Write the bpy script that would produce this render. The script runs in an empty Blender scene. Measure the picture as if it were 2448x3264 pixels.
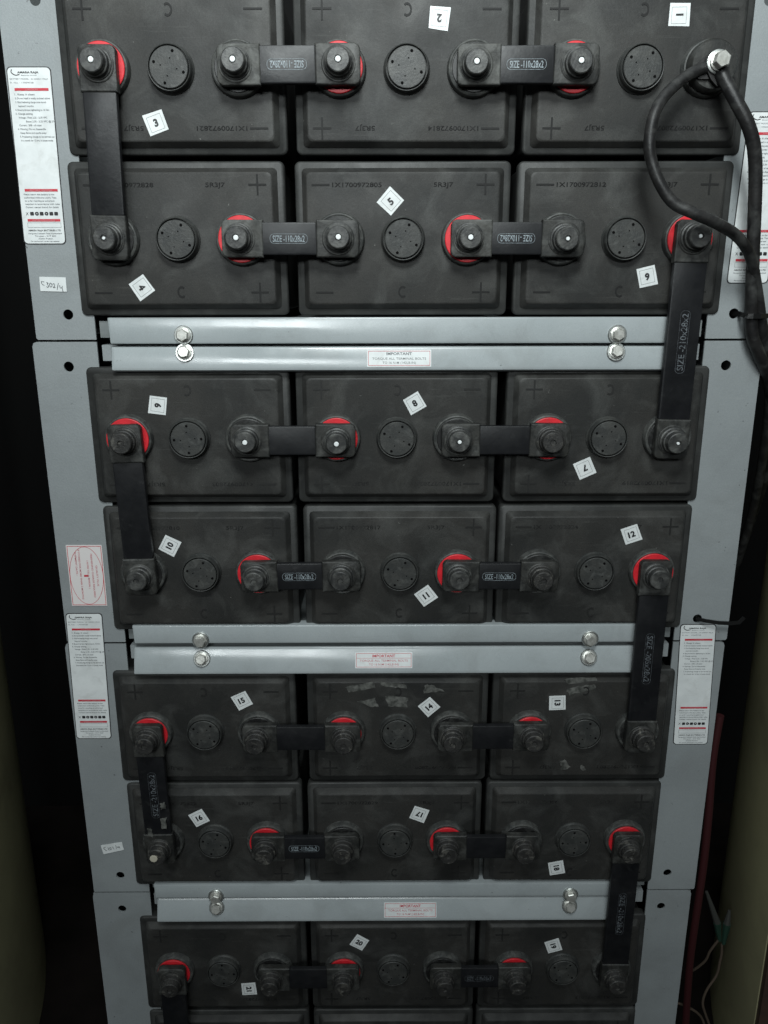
import bpy, bmesh, math, random
from mathutils import Vector, Matrix, noise
random.seed(7)
R = math.radians
S = bpy.context.scene
COL = S.collection
Z0 = 1.15            # height of the middle of the top battery row above the floor
# ------------------------------------------------------------------ camera
F_PX, PITCH, YAW, ROLL = 2563.38, .2750, .00447, -.00148
CAM = Vector((-.02158, -.75504, -.17347 + Z0))
cp, sp, cy_, sy_ = math.cos(PITCH), math.sin(PITCH), math.cos(YAW), math.sin(YAW)
fw = Vector((sy_*cp, cy_*cp, -sp)); rt = Vector((cy_, -sy_, 0)); up = rt.cross(fw)
cr, sr = math.cos(ROLL), math.sin(ROLL)
rt, up = cr*rt + sr*up, -sr*rt + cr*up
cam = bpy.data.cameras.new('camera'); camo = bpy.data.objects.new('camera', cam); COL.objects.link(camo)
M3 = Matrix((rt, up, -fw)).transposed().to_4x4(); M3.translation = CAM
camo.matrix_world = M3
cam.sensor_fit = 'VERTICAL'; cam.sensor_height = 36; cam.lens = F_PX/3264*36
cam.clip_start = .02; cam.clip_end = 60
S.camera = camo
def at(u, v, y):
    """point of the photograph's pixel on the vertical plane at depth y"""
    d = fw*F_PX + rt*(u-1224) - up*(v-1632)
    return CAM + d*((y-CAM.y)/d.y)
# ------------------------------------------------------------------ world
W = bpy.data.worlds.new('World'); S.world = W; W.use_nodes = True
nt = W.node_tree; nt.nodes.clear()
tc = nt.nodes.new('ShaderNodeTexCoord'); sx = nt.nodes.new('ShaderNodeSeparateXYZ')
mr = nt.nodes.new('ShaderNodeMapRange'); mr.inputs[1].default_value = -.30; mr.inputs[2].default_value = 1.0
rp = nt.nodes.new('ShaderNodeValToRGB')
rp.color_ramp.elements[0].color = (.001, .001, .001, 1); rp.color_ramp.elements[1].color = (.92, .98, 1, 1)
rp.color_ramp.elements[1].position = 1
for pos, c in ((.23, .013), (.48, .075), (.70, .16), (.88, .55)):      # dark floor, dim walls, bright ceiling
    e = rp.color_ramp.elements.new(pos); e.color = (c*.90, c, c*1.03, 1)
bg = nt.nodes.new('ShaderNodeBackground'); bg.inputs[1].default_value = .85
wo = nt.nodes.new('ShaderNodeOutputWorld')
nt.links.new(tc.outputs['Generated'], sx.inputs[0]); nt.links.new(sx.outputs[2], mr.inputs[0])
nt.links.new(mr.outputs[0], rp.inputs[0]); nt.links.new(rp.outputs[0], bg.inputs[0]); nt.links.new(bg.outputs[0], wo.inputs[0])
# ------------------------------------------------------------------ lamp
def area(name, loc, target, size, sizey, power, col, spread=None):
    l = bpy.data.lights.new(name, 'AREA'); l.shape = 'RECTANGLE'; l.size = size; l.size_y = sizey
    l.energy = power; l.color = col
    if spread: l.spread = R(spread)
    o = bpy.data.objects.new(name, l); COL.objects.link(o); o.location = loc
    o.rotation_euler = (Vector(target)-Vector(loc)).to_track_quat('-Z', 'Y').to_euler()
    return o
area('ceiling_lamp', (-.03, -.92, Z0+.66), (-.03, 0, Z0+.34), .30, .30, 5.8, (.93, 1, .995), 100)
area('bright_window', (-.35, -2.6, Z0+.56), (0, 0, Z0+.12), 1.5, .36, 6.2, (.93, 1, 1.01), 80)
S.view_settings.view_transform = 'Standard'; S.view_settings.look = 'None'
S.view_settings.exposure = 0; S.view_settings.gamma = 1
S.render.resolution_x = 768; S.render.resolution_y = 1024
# ------------------------------------------------------------------ helpers
def finish(o, label=None, cat=None, group=None, kind=None):
    if label: o['label'] = label
    if cat: o['category'] = cat
    if group: o['group'] = group
    if kind: o['kind'] = kind
    return o
def link(name, me, mat=None, parent=None, loc=(0, 0, 0), rot=(0, 0, 0)):
    o = bpy.data.objects.new(name, me); COL.objects.link(o)
    if me is not None and mat is not None and len(me.materials) == 0: me.materials.append(mat)
    o.parent = parent; o.location = loc; o.rotation_euler = rot
    return o
def empty(name, loc, label, cat, group=None):
    o = bpy.data.objects.new(name, None); COL.objects.link(o); o.location = loc; o.empty_display_size = .02
    return finish(o, label, cat, group)
def mesh(name, vs, fs, smooth=35, mat=None):
    me = bpy.data.meshes.new(name); me.from_pydata([tuple(v) for v in vs], [], fs); me.validate(); me.update()
    bm = bmesh.new(); bm.from_mesh(me); bmesh.ops.recalc_face_normals(bm, faces=bm.faces); bm.to_mesh(me); bm.free()
    if smooth:
        me.polygons.foreach_set('use_smooth', [True]*len(me.polygons)); me.set_sharp_from_angle(angle=R(smooth))
    if mat: me.materials.append(mat)
    return me
class G:
    """collects shapes for one mesh"""
    def __init__(s): s.v = []; s.f = []
    def add(s, vs, fs, M=None):
        n = len(s.v); s.v += [tuple(M @ Vector(v)) if M else tuple(v) for v in vs]; s.f += [tuple(i+n for i in f) for f in fs]; return s
    def box(s, x0, x1, y0, y1, z0, z1):
        return s.add([(x, y, z) for x in (x0, x1) for y in (y0, y1) for z in (z0, z1)],
                     [(0, 1, 3, 2), (4, 6, 7, 5), (0, 4, 5, 1), (2, 3, 7, 6), (0, 2, 6, 4), (1, 5, 7, 3)])
    def mesh(s, name, smooth=35, mat=None): return mesh(name, s.v, s.f, smooth, mat)
def rrect(w, h, r, n=5, cut=None):
    pts = []
    for cx, cz, a0 in ((w/2-r, h/2-r, 0), (-w/2+r, h/2-r, 90), (-w/2+r, -h/2+r, 180), (w/2-r, -h/2+r, 270)):
        for i in range(n+1):
            a = R(a0+90*i/n); pts.append((cx+r*math.cos(a), cz+r*math.sin(a)))
    return pts
def loft(rings, cap0=True, cap1=True):
    """rings: list of (points2d, y)"""
    vs = []; fs = []; n = len(rings[0][0])
    for pts, y in rings: vs += [(p[0], y, p[1]) for p in pts]
    for k in range(len(rings)-1):
        for i in range(n):
            a, b = k*n+i, k*n+(i+1) % n
            fs.append((a, b, b+n, a+n))
    if cap0: fs.append(tuple(range(n)))
    if cap1: fs.append(tuple(range((len(rings)-1)*n, len(rings)*n)))
    return vs, fs
def lathe(prof, n=40, cx=0, cz=0):
    """prof: list of (radius, y)"""
    return loft([([(cx+r*math.cos(2*math.pi*i/n), cz+r*math.sin(2*math.pi*i/n)) for i in range(n)], y) for r, y in prof])
def bevel_box(w, h, y0, y1, r, b):
    """front at y1 (more negative), bevelled front edge"""
    s = -1 if y1 < y0 else 1
    return loft([(rrect(w, h, r), y0), (rrect(w, h, r), y1-s*b), (rrect(w-b*.6, h-b*.6, r), y1-s*b*.3), (rrect(w-2*b, h-2*b, r), y1)])
_tc = {}
def text2d(s, size, bold=0.0, sx=1.0, align='CENTER'):
    key = (s, bold)
    if key not in _tc:
        cu = bpy.data.curves.new('t', 'FONT'); cu.body = s; cu.size = 1; cu.offset = bold; cu.align_x = 'LEFT'; cu.resolution_u = 3
        ob = bpy.data.objects.new('t', cu); COL.objects.link(ob)
        dg = bpy.context.evaluated_depsgraph_get(); me = bpy.data.meshes.new_from_object(ob.evaluated_get(dg))
        vs = [(v.co.x, v.co.y) for v in me.vertices]; fs = [tuple(p.vertices) for p in me.polygons]
        bpy.data.objects.remove(ob); bpy.data.curves.remove(cu); bpy.data.meshes.remove(me)
        _tc[key] = (vs, fs)
    vs, fs = _tc[key]
    if not vs: return [], []
    x0 = min(v[0] for v in vs); x1 = max(v[0] for v in vs); y0 = min(v[1] for v in vs); y1 = max(v[1] for v in vs)
    ox = {'CENTER': (x0+x1)/2, 'LEFT': x0, 'RIGHT': x1}[align]
    k = size/.7                    # size = cap height
    cyy = .35
    return [((v[0]-ox)*k*sx, (v[1]-cyy)*k) for v in vs], fs
def put_text(g, s, x, z, size, y=0, ang=0, bold=0.0, sx=1.0, align='CENTER', width=None):
    vs, fs = text2d(s, size, bold, sx, align)
    if not vs: return g
    if width:
        w = max(v[0] for v in vs)-min(v[0] for v in vs); q = width/w; vs = [(v[0]*q, v[1]) for v in vs]
    c, s_ = math.cos(R(ang)), math.sin(R(ang))
    return g.add([(x+v[0]*c-v[1]*s_, y, z+v[0]*s_+v[1]*c) for v in vs], fs)
def flat(pts, y, frame=None):
    """flat polygon or, with frame, a closed outline of that width"""
    if not frame: return [(p[0], y, p[1]) for p in pts], [tuple(range(len(pts)))]
    cx = sum(p[0] for p in pts)/len(pts); cz = sum(p[1] for p in pts)/len(pts); n = len(pts)
    w = max(p[0] for p in pts)-cx; h = max(p[1] for p in pts)-cz
    inn = [(cx+(p[0]-cx)*(1-frame/w), cz+(p[1]-cz)*(1-frame/h)) for p in pts]
    return [(p[0], y, p[1]) for p in pts]+[(p[0], y, p[1]) for p in inn], [(i, (i+1) % n, (i+1) % n+n, i+n) for i in range(n)]
def tube(pts, r, n=14, sub=8):
    """smooth round tube through points (Catmull-Rom)"""
    P = [Vector(p) for p in pts]; P = [2*P[0]-P[1]]+P+[2*P[-1]-P[-2]]; C = []
    for i in range(1, len(P)-2):
        for k in range(sub):
            t = k/sub; a, b, c, d = P[i-1:i+3]
            C.append(.5*((2*b)+(c-a)*t+(2*a-5*b+4*c-d)*t*t+(3*b-a-3*c+d)*t**3))
    C.append(P[-2]); vs = []; fs = []; nrm = Vector((0, -1, 0))
    for i, p in enumerate(C):
        t = (C[min(i+1, len(C)-1)]-C[max(i-1, 0)]).normalized()
        nrm = (nrm-t*nrm.dot(t)).normalized(); b = t.cross(nrm); rr = r(i/(len(C)-1)) if callable(r) else r
        vs += [p+rr*(nrm*math.cos(2*math.pi*k/n)+b*math.sin(2*math.pi*k/n)) for k in range(n)]
    for i in range(len(C)-1):
        for k in range(n): fs.append((i*n+k, i*n+(k+1) % n, (i+1)*n+(k+1) % n, (i+1)*n+k))
    fs.append(tuple(range(n))); fs.append(tuple(range((len(C)-1)*n, len(C)*n)))
    return vs, fs
def plate(name, outer, holes, thick, y):
    """flat sheet with round holes, built with a filled 2D curve then turned into a mesh"""
    cu = bpy.data.curves.new(name, 'CURVE'); cu.dimensions = '2D'; cu.fill_mode = 'BOTH'; cu.extrude = thick/2; cu.resolution_u = 1
    def spl(p):
        s = cu.splines.new('POLY'); s.points.add(len(p)-1)
        for i, q in enumerate(p): s.points[i].co = (q[0], q[1], 0, 1)
        s.use_cyclic_u = True
    spl(outer)
    for hx, hz, hr in holes: spl([(hx+hr*math.cos(2*math.pi*k/28), hz+hr*math.sin(2*math.pi*k/28)) for k in range(28)])
    ob = bpy.data.objects.new(name, cu); COL.objects.link(ob)
    dg = bpy.context.evaluated_depsgraph_get(); me = bpy.data.meshes.new_from_object(ob.evaluated_get(dg))
    me.transform(Matrix(((1, 0, 0, 0), (0, 0, -1, y), (0, 1, 0, 0), (0, 0, 0, 1))))
    vs = [tuple(v.co) for v in me.vertices]; fs = [tuple(p.vertices) for p in me.polygons]
    bpy.data.objects.remove(ob); bpy.data.curves.remove(cu); bpy.data.meshes.remove(me)
    return vs, fs
# ------------------------------------------------------------------ materials
def lin(c): return tuple(c)+(1,)
def mat(name, col, rough=.5, metal=0, col2=None, scale=40, contrast=(.4, .62), bump=0, bscale=300, rvar=0, spec=.5, dust=None, detail=6, grain=0, rscale=18, specks=None, streak=None):
    m = bpy.data.materials.new(name); m.use_nodes = True; n = m.node_tree; b = n.nodes['Principled BSDF']
    b.inputs['Roughness'].default_value = rough; b.inputs['Metallic'].default_value = metal
    b.inputs['Specular IOR Level'].default_value = spec; b.inputs['Base Color'].default_value = lin(col)
    geo = n.nodes.new('ShaderNodeNewGeometry'); P = geo.outputs['Position']
    last = None
    def nz(sc, det=detail, dist=0):
        t = n.nodes.new('ShaderNodeTexNoise'); t.inputs['Scale'].default_value = sc; t.inputs['Detail'].default_value = det
        t.inputs['Roughness'].default_value = .6; t.inputs['Distortion'].default_value = dist; n.links.new(P, t.inputs['Vector']); return t.outputs['Fac']
    def ramp(src, a, c0, c1):
        r = n.nodes.new('ShaderNodeValToRGB'); r.color_ramp.elements[0].position = a[0]; r.color_ramp.elements[1].position = a[1]
        r.color_ramp.elements[0].color = lin(c0); r.color_ramp.elements[1].color = lin(c1); n.links.new(src, r.inputs[0]); return r.outputs[0]
    def mix(f, a, c, mode='MIX'):
        x = n.nodes.new('ShaderNodeMix'); x.data_type = 'RGBA'; x.blend_type = mode
        if isinstance(f, (int, float)): x.inputs[0].default_value = f
        else: n.links.new(f, x.inputs[0])
        for s_, q in ((x.inputs[6], a), (x.inputs[7], c)):
            if isinstance(q, tuple): s_.default_value = lin(q) if len(q) == 3 else q
            else: n.links.new(q, s_)
        return x.outputs[2]
    if col2 is not None:
        last = ramp(nz(scale), contrast, col, col2)
    if dust is not None:           # (colour, scale, threshold lo, hi, strength)
        dc, ds, lo, hi, st = dust
        f = ramp(nz(ds, 10, .6), (lo, hi), (0, 0, 0), (st, st, st))
        last = mix(f, last if last else tuple(col), tuple(dc))
    if streak is not None:         # (colour, strength): thin scratches and smears, stretched noise
        mp = n.nodes.new('ShaderNodeMapping'); mp.inputs['Scale'].default_value = (9, 40, 150); mp.inputs['Rotation'].default_value = (0, .5, 0); n.links.new(P, mp.inputs[0])
        t = n.nodes.new('ShaderNodeTexNoise'); t.inputs['Scale'].default_value = 2.2; t.inputs['Detail'].default_value = 9; t.inputs['Roughness'].default_value = .7; n.links.new(mp.outputs[0], t.inputs['Vector'])
        f = ramp(t.outputs['Fac'], (.60, .74), (0, 0, 0), (streak[1],)*3); last = mix(f, last if last else tuple(col), tuple(streak[0]))
    if specks is not None:         # (colour, scale, threshold)
        f = ramp(nz(specks[1], 3), (specks[2], specks[2]+.03), (0, 0, 0), (.75,)*3); last = mix(f, last if last else tuple(col), tuple(specks[0]))
    if grain:
        gq = ramp(nz(1500, 2), (.25, .75), (1-grain,)*3, (1+grain,)*3)
        last = mix(1.0, last if last else tuple(col), gq, 'MULTIPLY')
    if last: n.links.new(last, b.inputs['Base Color'])
    if rvar:
        q = n.nodes.new('ShaderNodeMapRange'); q.inputs[3].default_value = rough-rvar; q.inputs[4].default_value = rough+rvar
        q.inputs[1].default_value = .3; q.inputs[2].default_value = .7
        n.links.new(nz(rscale, 8), q.inputs[0]); n.links.new(q.outputs[0], b.inputs['Roughness'])
    if bump:
        bp = n.nodes.new('ShaderNodeBump'); bp.inputs['Strength'].default_value = bump; bp.inputs['Distance'].default_value = .0006
        n.links.new(nz(bscale, 5), bp.inputs['Height']); n.links.new(bp.outputs[0], b.inputs['Normal'])
    return m
DUSTC = (.20, .205, .195)
M_case = mat('black_case_plastic', (.026, .0268, .0260), .5, spec=.36, col2=(.037, .038, .0365), scale=22, bump=.2, bscale=420, rvar=.1, dust=(DUSTC, 35, .50, .85, .22), grain=.22)
M_lid = mat('black_lid_plastic', (.0235, .0240, .0232), .50, spec=.27, col2=(.038, .0370, .0345), scale=11, bump=.18, bscale=420, rvar=.12, dust=(DUSTC, 24, .49, .86, .30), grain=.36, specks=((.16, .16, .15), 210, .735), streak=((.085, .085, .080), .45))
M_mark = mat('moulded_mark_shade', (.0135, .0135, .0133), .6, spec=.25)  # darker than the lid: shading of the raised marks put in the colour
M_markf = mat('faint_moulded_mark_shade', (.020, .020, .0195), .5, spec=.34)  # weaker painted relief shading, for marks from the third row down
M_stamp = mat('stamped_ink', (.004, .004, .004), .6, spec=.2, col2=(.016, .016, .016), scale=260, contrast=(.48,.58))
M_stampf = mat('faint_stamped_ink', (.011, .011, .011), .6, spec=.3, col2=(.026, .026, .025), scale=200, contrast=(.44,.54))
M_boss = mat('terminal_boss_plastic', (.033, .035, .034), .55, col2=(.055, .056, .052), scale=90, bump=.5, bscale=500, dust=(DUSTC, 160, .45, .75, .4))
M_plug = mat('vent_plug_plastic', (.034, .036, .035), .5, spec=.4, col2=(.050, .051, .048), scale=70, bump=.4, bscale=500, rvar=.1, dust=(DUSTC, 120, .52, .8, .35), grain=.2)
M_hole = mat('painted_hole_black', (.003, .003, .003), .9, spec=.1)  # black standing in for the shade inside the plug holes
M_red = mat('red_seal', (.72, .022, .034), .45, col2=(.58, .016, .026), scale=120, dust=((.22, .10, .09), 150, .58, .84, .4))
M_blackseal = mat('black_seal', (.010, .010, .010), .45, dust=(DUSTC, 130, .50, .8, .3))
M_lead = mat('lead_post', (.12, .12, .12), .5, metal=.6)
M_sleeve = mat('black_sleeve_vinyl', (.009, .0095, .011), .42, spec=.35, col2=(.014, .0145, .016), scale=60, bump=.25, bscale=200, rvar=.08, dust=((.12, .125, .12), 70, .6, .9, .25))
M_shroud = mat('black_shroud_vinyl', (.017, .0178, .017), .50, spec=.4, col2=(.034, .034, .031), scale=110, bump=.5, bscale=420, dust=(DUSTC, 60, .50, .80, .40), rvar=.1)
M_shroudd = mat('dusty_shroud_vinyl', (.030, .031, .029), .55, spec=.35, col2=(.055, .055, .050), scale=90, bump=.6, bscale=420, dust=(DUSTC, 75, .42, .70, .50))
M_cap = mat('bolt_cap_vinyl', (.027, .028, .028), .45, col2=(.05, .05, .047), scale=150, bump=.4, bscale=500, dust=(DUSTC, 150, .46, .74, .45))
M_capdirty = mat('dusty_bolt_cap_vinyl', (.018, .018, .0175), .55, col2=(.036, .035, .033), scale=150, bump=.8, bscale=500, dust=((.24, .23, .20), 170, .54, .74, .50))
M_glint = mat('white_glint', (.85, .88, .88), .5)  # white for the painted glints on the bolt caps
M_bone = mat('worn_pale_tip', (.50, .47, .38), .6)
M_steel = mat('zinc_steel', (.62, .64, .62), .32, metal=.85, col2=(.48, .50, .48), scale=300, bump=.2)
M_steelw = mat('bright_bolt', (.68, .68, .64), .38, metal=.6, col2=(.5, .5, .46), scale=250, bump=.3)
M_grey = mat('grey_powder_coat', (.262, .284, .292), .50, col2=(.300, .325, .332), scale=7, bump=.3, bscale=520, grain=.12, rvar=.08, dust=((.165, .17, .165), 12, .50, .76, .38), specks=((.06, .06, .06), 170, .715), streak=((.40, .42, .42), .25))
M_bar = mat('grey_bar_paint', (.36, .395, .405), .23, col2=(.40, .435, .445), scale=12, bump=.05, bscale=90, rvar=.16, rscale=9, grain=.09, dust=((.21, .215, .21), 20, .52, .78, .4), specks=((.07, .07, .07), 150, .725), streak=((.26, .27, .27), .35))
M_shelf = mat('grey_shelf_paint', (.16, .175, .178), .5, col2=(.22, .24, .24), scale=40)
M_paper = mat('white_sticker_paper', (.80, .83, .83), .5, col2=(.72, .75, .75), scale=60, dust=((.42, .42, .39), 70, .54, .80, .45))
M_paperdim = mat('pink_white_sticker', (.78, .74, .73), .5)
M_print = mat('black_print', (.018, .018, .020), .5)
M_thin = mat('grey_print', (.16, .17, .18), .5)
M_line = mat('sticker_line', (.20, .21, .21), .5)
M_redp = mat('red_print', (.58, .04, .06), .5)
M_redl = mat('faded_red_print', (.60, .22, .24), .5)
M_sizep = mat('grey_size_print', (.33, .38, .41), .5, col2=(.15, .18, .20), scale=420)
M_sizew = mat('worn_size_print', (.13, .145, .16), .5, col2=(.04, .045, .05), scale=260)
M_cable = mat('black_cable_rubber', (.010, .010, .0105), .48, spec=.4, col2=(.018, .0172, .017), scale=60, bump=.8, bscale=160, rvar=.12, dust=(DUSTC, 55, .48, .80, .30))
M_lug = mat('dark_lug', (.012, .011, .011), .6, bump=.5, bscale=300)
M_redcab = mat('red_cable_jacket', (.035, .0015, .003), .7)
M_wire = mat('dull_white_wire', (.085, .062, .045), .8)
M_green = mat('green_clip', (.010, .040, .026), .7)
M_grip = mat('grey_clip_grip', (.045, .047, .043), .7)
M_panel = mat('cream_cabinet_paint', (.42, .40, .235), .75, spec=.2, col2=(.33, .31, .19), scale=5, bump=.3, bscale=200, dust=((.12, .10, .07), 7, .55, .8, .5))
M_backdrop = mat('backdrop_black', (.008, .008, .008), .8, spec=.1)  # near-black for the added backdrop and light-blocking sheets
M_edge = mat('brown_cabinet_edge', (.06, .035, .025), .6, col2=(.035, .025, .02), scale=30)
M_tape = mat('torn_tape_film', (.05, .052, .048), .38, col2=(.17, .172, .16), scale=150, contrast=(.38, .66), bump=1.0, bscale=220)
M_floor = mat('concrete_floor', (.014, .011, .010), .9, spec=.1, col2=(.007, .006, .005), scale=8, bump=.4, bscale=60)
M_tie = mat('black_nylon', (.012, .012, .012), .35)
# ------------------------------------------------------------------ setting
fl = G().box(-3, 3, -3, 3, -.02, 0).mesh('floor', 0, M_floor)
finish(link('floor', fl), kind='structure')
cab = empty('battery_cabinet', (-.03, .25, 0), 'open cabinet with cream painted sides standing around the grey battery rack', 'cabinet')
def wchild(name, g, m, parent, smooth=35):
    """mesh given in world coordinates, parented to an unrotated empty"""
    me = g.mesh(name, smooth, m) if isinstance(g, G) else g
    me.transform(Matrix.Translation(-Vector(parent.matrix_basis.translation)))
    return link(name, me, m, parent)
XP_R, XP_L = .4200, -.4800
for xp, sg, rho in ((XP_R, 1, .50), (XP_L, -1, .60)):       # sides curved away from the rack so they shade off to dark
    pr = [(xp+sg*rho*(1-math.cos(R(a))), rho*math.sin(R(a))-.003) for a in range(0, 49, 2)]
    n_ = len(pr); vs = [(x, y, z) for (x, y) in pr for z in (0, 2.1)]+[(x+sg*.004, y+.001, z) for (x, y) in pr for z in (0, 2.1)]
    fs = []
    for i in range(n_-1): fs += [(2*i, 2*i+1, 2*i+3, 2*i+2), (2*n_+2*i, 2*n_+2*i+2, 2*n_+2*i+3, 2*n_+2*i+1)]
    fs += [(0, 2*n_, 2*n_+1, 1), (2*n_-2, 2*n_-1, 4*n_-1, 4*n_-2)]
    wchild('side_panel', G().add(vs, fs), M_panel, cab, 50)
wchild('edge_trim', G().box(XP_R+.0015, XP_R+.045, -.010, -.0025, .0, 2.1), M_edge, cab)
wchild('edge_trim', G().box(XP_L-.045, XP_L-.0015, -.012, -.0045, .0, 2.1), M_edge, cab)
wchild('dark_backdrop', G().box(-1.3, 1.3, .602, .62, .0, 2.1), M_backdrop, cab)  # dark sheet added so the gaps beside the rack go black
wchild('unseen_side_block', G().box(1.28, 1.30, .1, .60, .0, 2.1), M_backdrop, cab)  # unseen sheets added left and right to keep stray world light out
wchild('unseen_side_block', G().box(-1.30, -1.28, .1, .60, .0, 2.1), M_backdrop, cab)
wchild('unseen_top_block', G().box(-1.3, 1.3, .10, .60, 1.60, 1.62), M_backdrop, cab)  # unseen sheet added to shut out light from above
# ------------------------------------------------------------------ rack modules
CW, CH = .190, .1312
ROWZ = [0, -.1347, -.3115, -.4450, -.6215, -.7545, -.9285, -1.0625]
ROWX = [[-.1955, .0012, .1965], [-.1990, -.0012, .1935], [-.2008, -.0062, .1915], [-.1980, -.0028, .1890],
        [-.2050, -.0042, .1895], [-.2020, -.0070, .1870], [-.2025, -.0085, .1855], [-.2020, -.0080, .1850]]
TOP = [.0830, -.2235, -.5270, -.8330]; BOT = [-.2215, -.5248, -.8310, -1.14]
XL = [-.3380, -.3425, -.3455, -.3475]; XR = [.3355, .3335, .3320, .3290]
UPBAR = [(-.2250, -.2015, -.2686, .2490), (-.5225, -.5030, -.2722, .2440), (-.8320, -.8145, -.2752, .2400), None]
LOBAR = [None, (-.2500, -.2275, -.2680, .2475), (-.5565, -.5280, -.2735, .2430), (-.8625, -.8350, -.2738, .2400)]
BOLTX = [None, (-.2000, .1943), (-.2036, .1900), (-.2062, .1893)]
names = ['topmost', 'second from the top', 'third from the top', 'lowest']
def hexbolt_meshes():
    w = G(); w.add(*lathe([(.0086, 0), (.0086, -.0012), (.0080, -.0018), (.0040, -.0018)], 32))
    a = G(); a.add(*lathe([(.0066, -.0018), (.0066, -.0030), (.0058, -.0034)], 32))
    hx = [(.0056*math.cos(R(60*k+14)), .0056*math.sin(R(60*k+14))) for k in range(6)]
    hs = [(p[0]*.86, p[1]*.86) for p in hx]
    a.add(*loft([(hx, -.0030), (hx, -.0068), (hs, -.0076)]))
    return w.mesh('washer', 30, M_steel), a.mesh('bolt_head', 30, M_steelw)
ME_WASH, ME_HEAD = hexbolt_meshes()
frames = []
for m in range(4):
    xl, xr, zt, zb = XL[m], XR[m], TOP[m]+Z0, BOT[m]+Z0
    base = (0, .15, zb)
    fr = empty('rack_module', base, {0: 'grey steel rack module holding the top two rows, with a hand written paper tag',
        1: 'grey steel rack module around batteries 7 to 12 with an oval red sticker',
        2: 'grey steel rack module around batteries 13 to 18 with a tilted paper tag',
        3: 'grey steel rack module at the bottom around batteries 19 to 21'}[m], 'rack module', 'stacked battery rack modules')
    frames.append(fr)
    for s, xo, xi in ((-1, xl, -.283), (1, xr, .279)):
        holes = []
        hx = xl+.0315 if s < 0 else xr-.0325
        if m == 0: holes = [(hx, .0543+Z0, .0045), (hx, -.1990+Z0, .0046)]
        if m == 1: holes = [(hx, -.2460+Z0, .0047)]+([(hx, -.5010+Z0, .0046)] if s > 0 else [])
        if m == 2: holes = [(hx, -.8090+Z0, .0046)]
        if m == 3: holes = [(hx, -.8543+Z0, .0046)]
        c = .004
        xo2 = xo
        out = [(xo2, zb), (xi, zb), (xi, zt), (xo2, zt)] if s < 0 else [(xi, zb), (xo2, zb), (xo2, zt), (xi, zt)]
        if s < 0: out = [(xo+.0015, zb), (xi, zb), (xi, zt), (xo+c, zt), (xo+c*.3, zt-c*.3), (xo, zt-c), (xo, zb+.0015)]
        else: out = [(xi, zb), (xo-.0015, zb), (xo, zb+.0015), (xo, zt-c), (xo-c*.3, zt-c*.3), (xo-c, zt), (xi, zt)]
        g = G().add(*plate('side_flange', out, holes, .002, .0035))
        # outer return of the folded sheet
        if s < 0: g.box(xo, xo+.002, .0047, .30, zb+.002, zt-.002)
        else: g.box(xo-.002, xo, .0047, .30, zb+.002, zt-.002)
        wchild('side_flange', g, M_grey, fr, 30)
    # shelf channels seen left and right of the bars
    if m < 3:
        wchild('shelf_channel', G().box(-.2805, .2765, .0075, .28, zb+.0015, zb+.0165), M_shelf if m != 0 else M_shelf, fr)
    if m > 0:
        wchild('top_channel', G().box(-.2795, .2755, .0055, .05, zt-.0175, zt-.0030), M_grey, fr)
    for bars, nm in ((UPBAR[m], 'lower_retaining_bar'), (LOBAR[m], 'upper_retaining_bar')):
        if not bars: continue
        z0, z1, bx0, bx1 = bars; lower = nm == 'upper_retaining_bar'
        h = z1-z0; w = bx1-bx0
        y0 = .004 if not lower else .003
        tilt = R({1: -11, 2: -16, 3: -18}[m]) if lower else R(-2)
        me = mesh(nm, *bevel_box(w, h, .010, -.0035 if not lower else -.0045, .0012, .0016 if not lower else .0028), smooth=30)
        if not lower:   # cut slant of the left end: lower edge runs further right
            for v in me.vertices:
                if v.co.x < 0: v.co.x += (h/2-v.co.z)/h*.0012
        me.materials.append(M_bar)
        o = link('retaining_bar', me, M_bar, fr, Vector(((bx0+bx1)/2, -.0035, (z0+z1)/2+Z0))-Vector(base), (tilt, 0, 0))
        bz = {('u', 0): -.2170, ('u', 1): -.5183, ('u', 2): -.8288, ('l', 1): -.2335, ('l', 2): -.5400, ('l', 3): -.8455}[('l' if lower else 'u', m)]
        for bx in BOLTX[m if lower else m+1]:
            b = link('bolt', ME_WASH, None, o, (bx-(bx0+bx1)/2, -.0036 if not lower else -.0046, bz-(z0+z1)/2), (0, random.uniform(-.5, .5), 0))
            link('bolt_head', ME_HEAD, None, b, (0, 0, 0))
# ------------------------------------------------------------------ batteries
def case_mesh():
    g = G()
    g.add(*loft([(rrect(CW-.008, CH-.008, .003), .30), (rrect(CW-.008, CH-.008, .003), .012), (rrect(CW-.0012, CH-.0012, .005), .010),
                 (rrect(CW-.0010, CH-.0010, .005), .0022), (rrect(CW-.0018, CH-.0018, .005), .0008), (rrect(CW-.0040, CH-.0040, .0045), 0)]))
    return g.mesh('case', 40, M_case)
LW, LH = CW-.0135, CH-.0125
def lid_mesh():
    g = G()
    g.add(*loft([(rrect(LW, LH, .004), .0005), (rrect(LW, LH, .004), -.0005), (rrect(LW-.0068, LH-.0068, .0045), -.0058), (rrect(LW-.0082, LH-.0082, .0048), -.0067), (rrect(LW-.0100, LH-.0100, .0048), -.0071), (rrect(LW-.0120, LH-.0120, .0048), -.0072)]))
    n0 = len(g.f); marks(g); me = g.mesh('lid', 16, M_lid); me.materials.append(M_mark)
    for p_ in me.polygons:
        if p_.index >= n0: p_.material_index = 1
    return me
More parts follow.
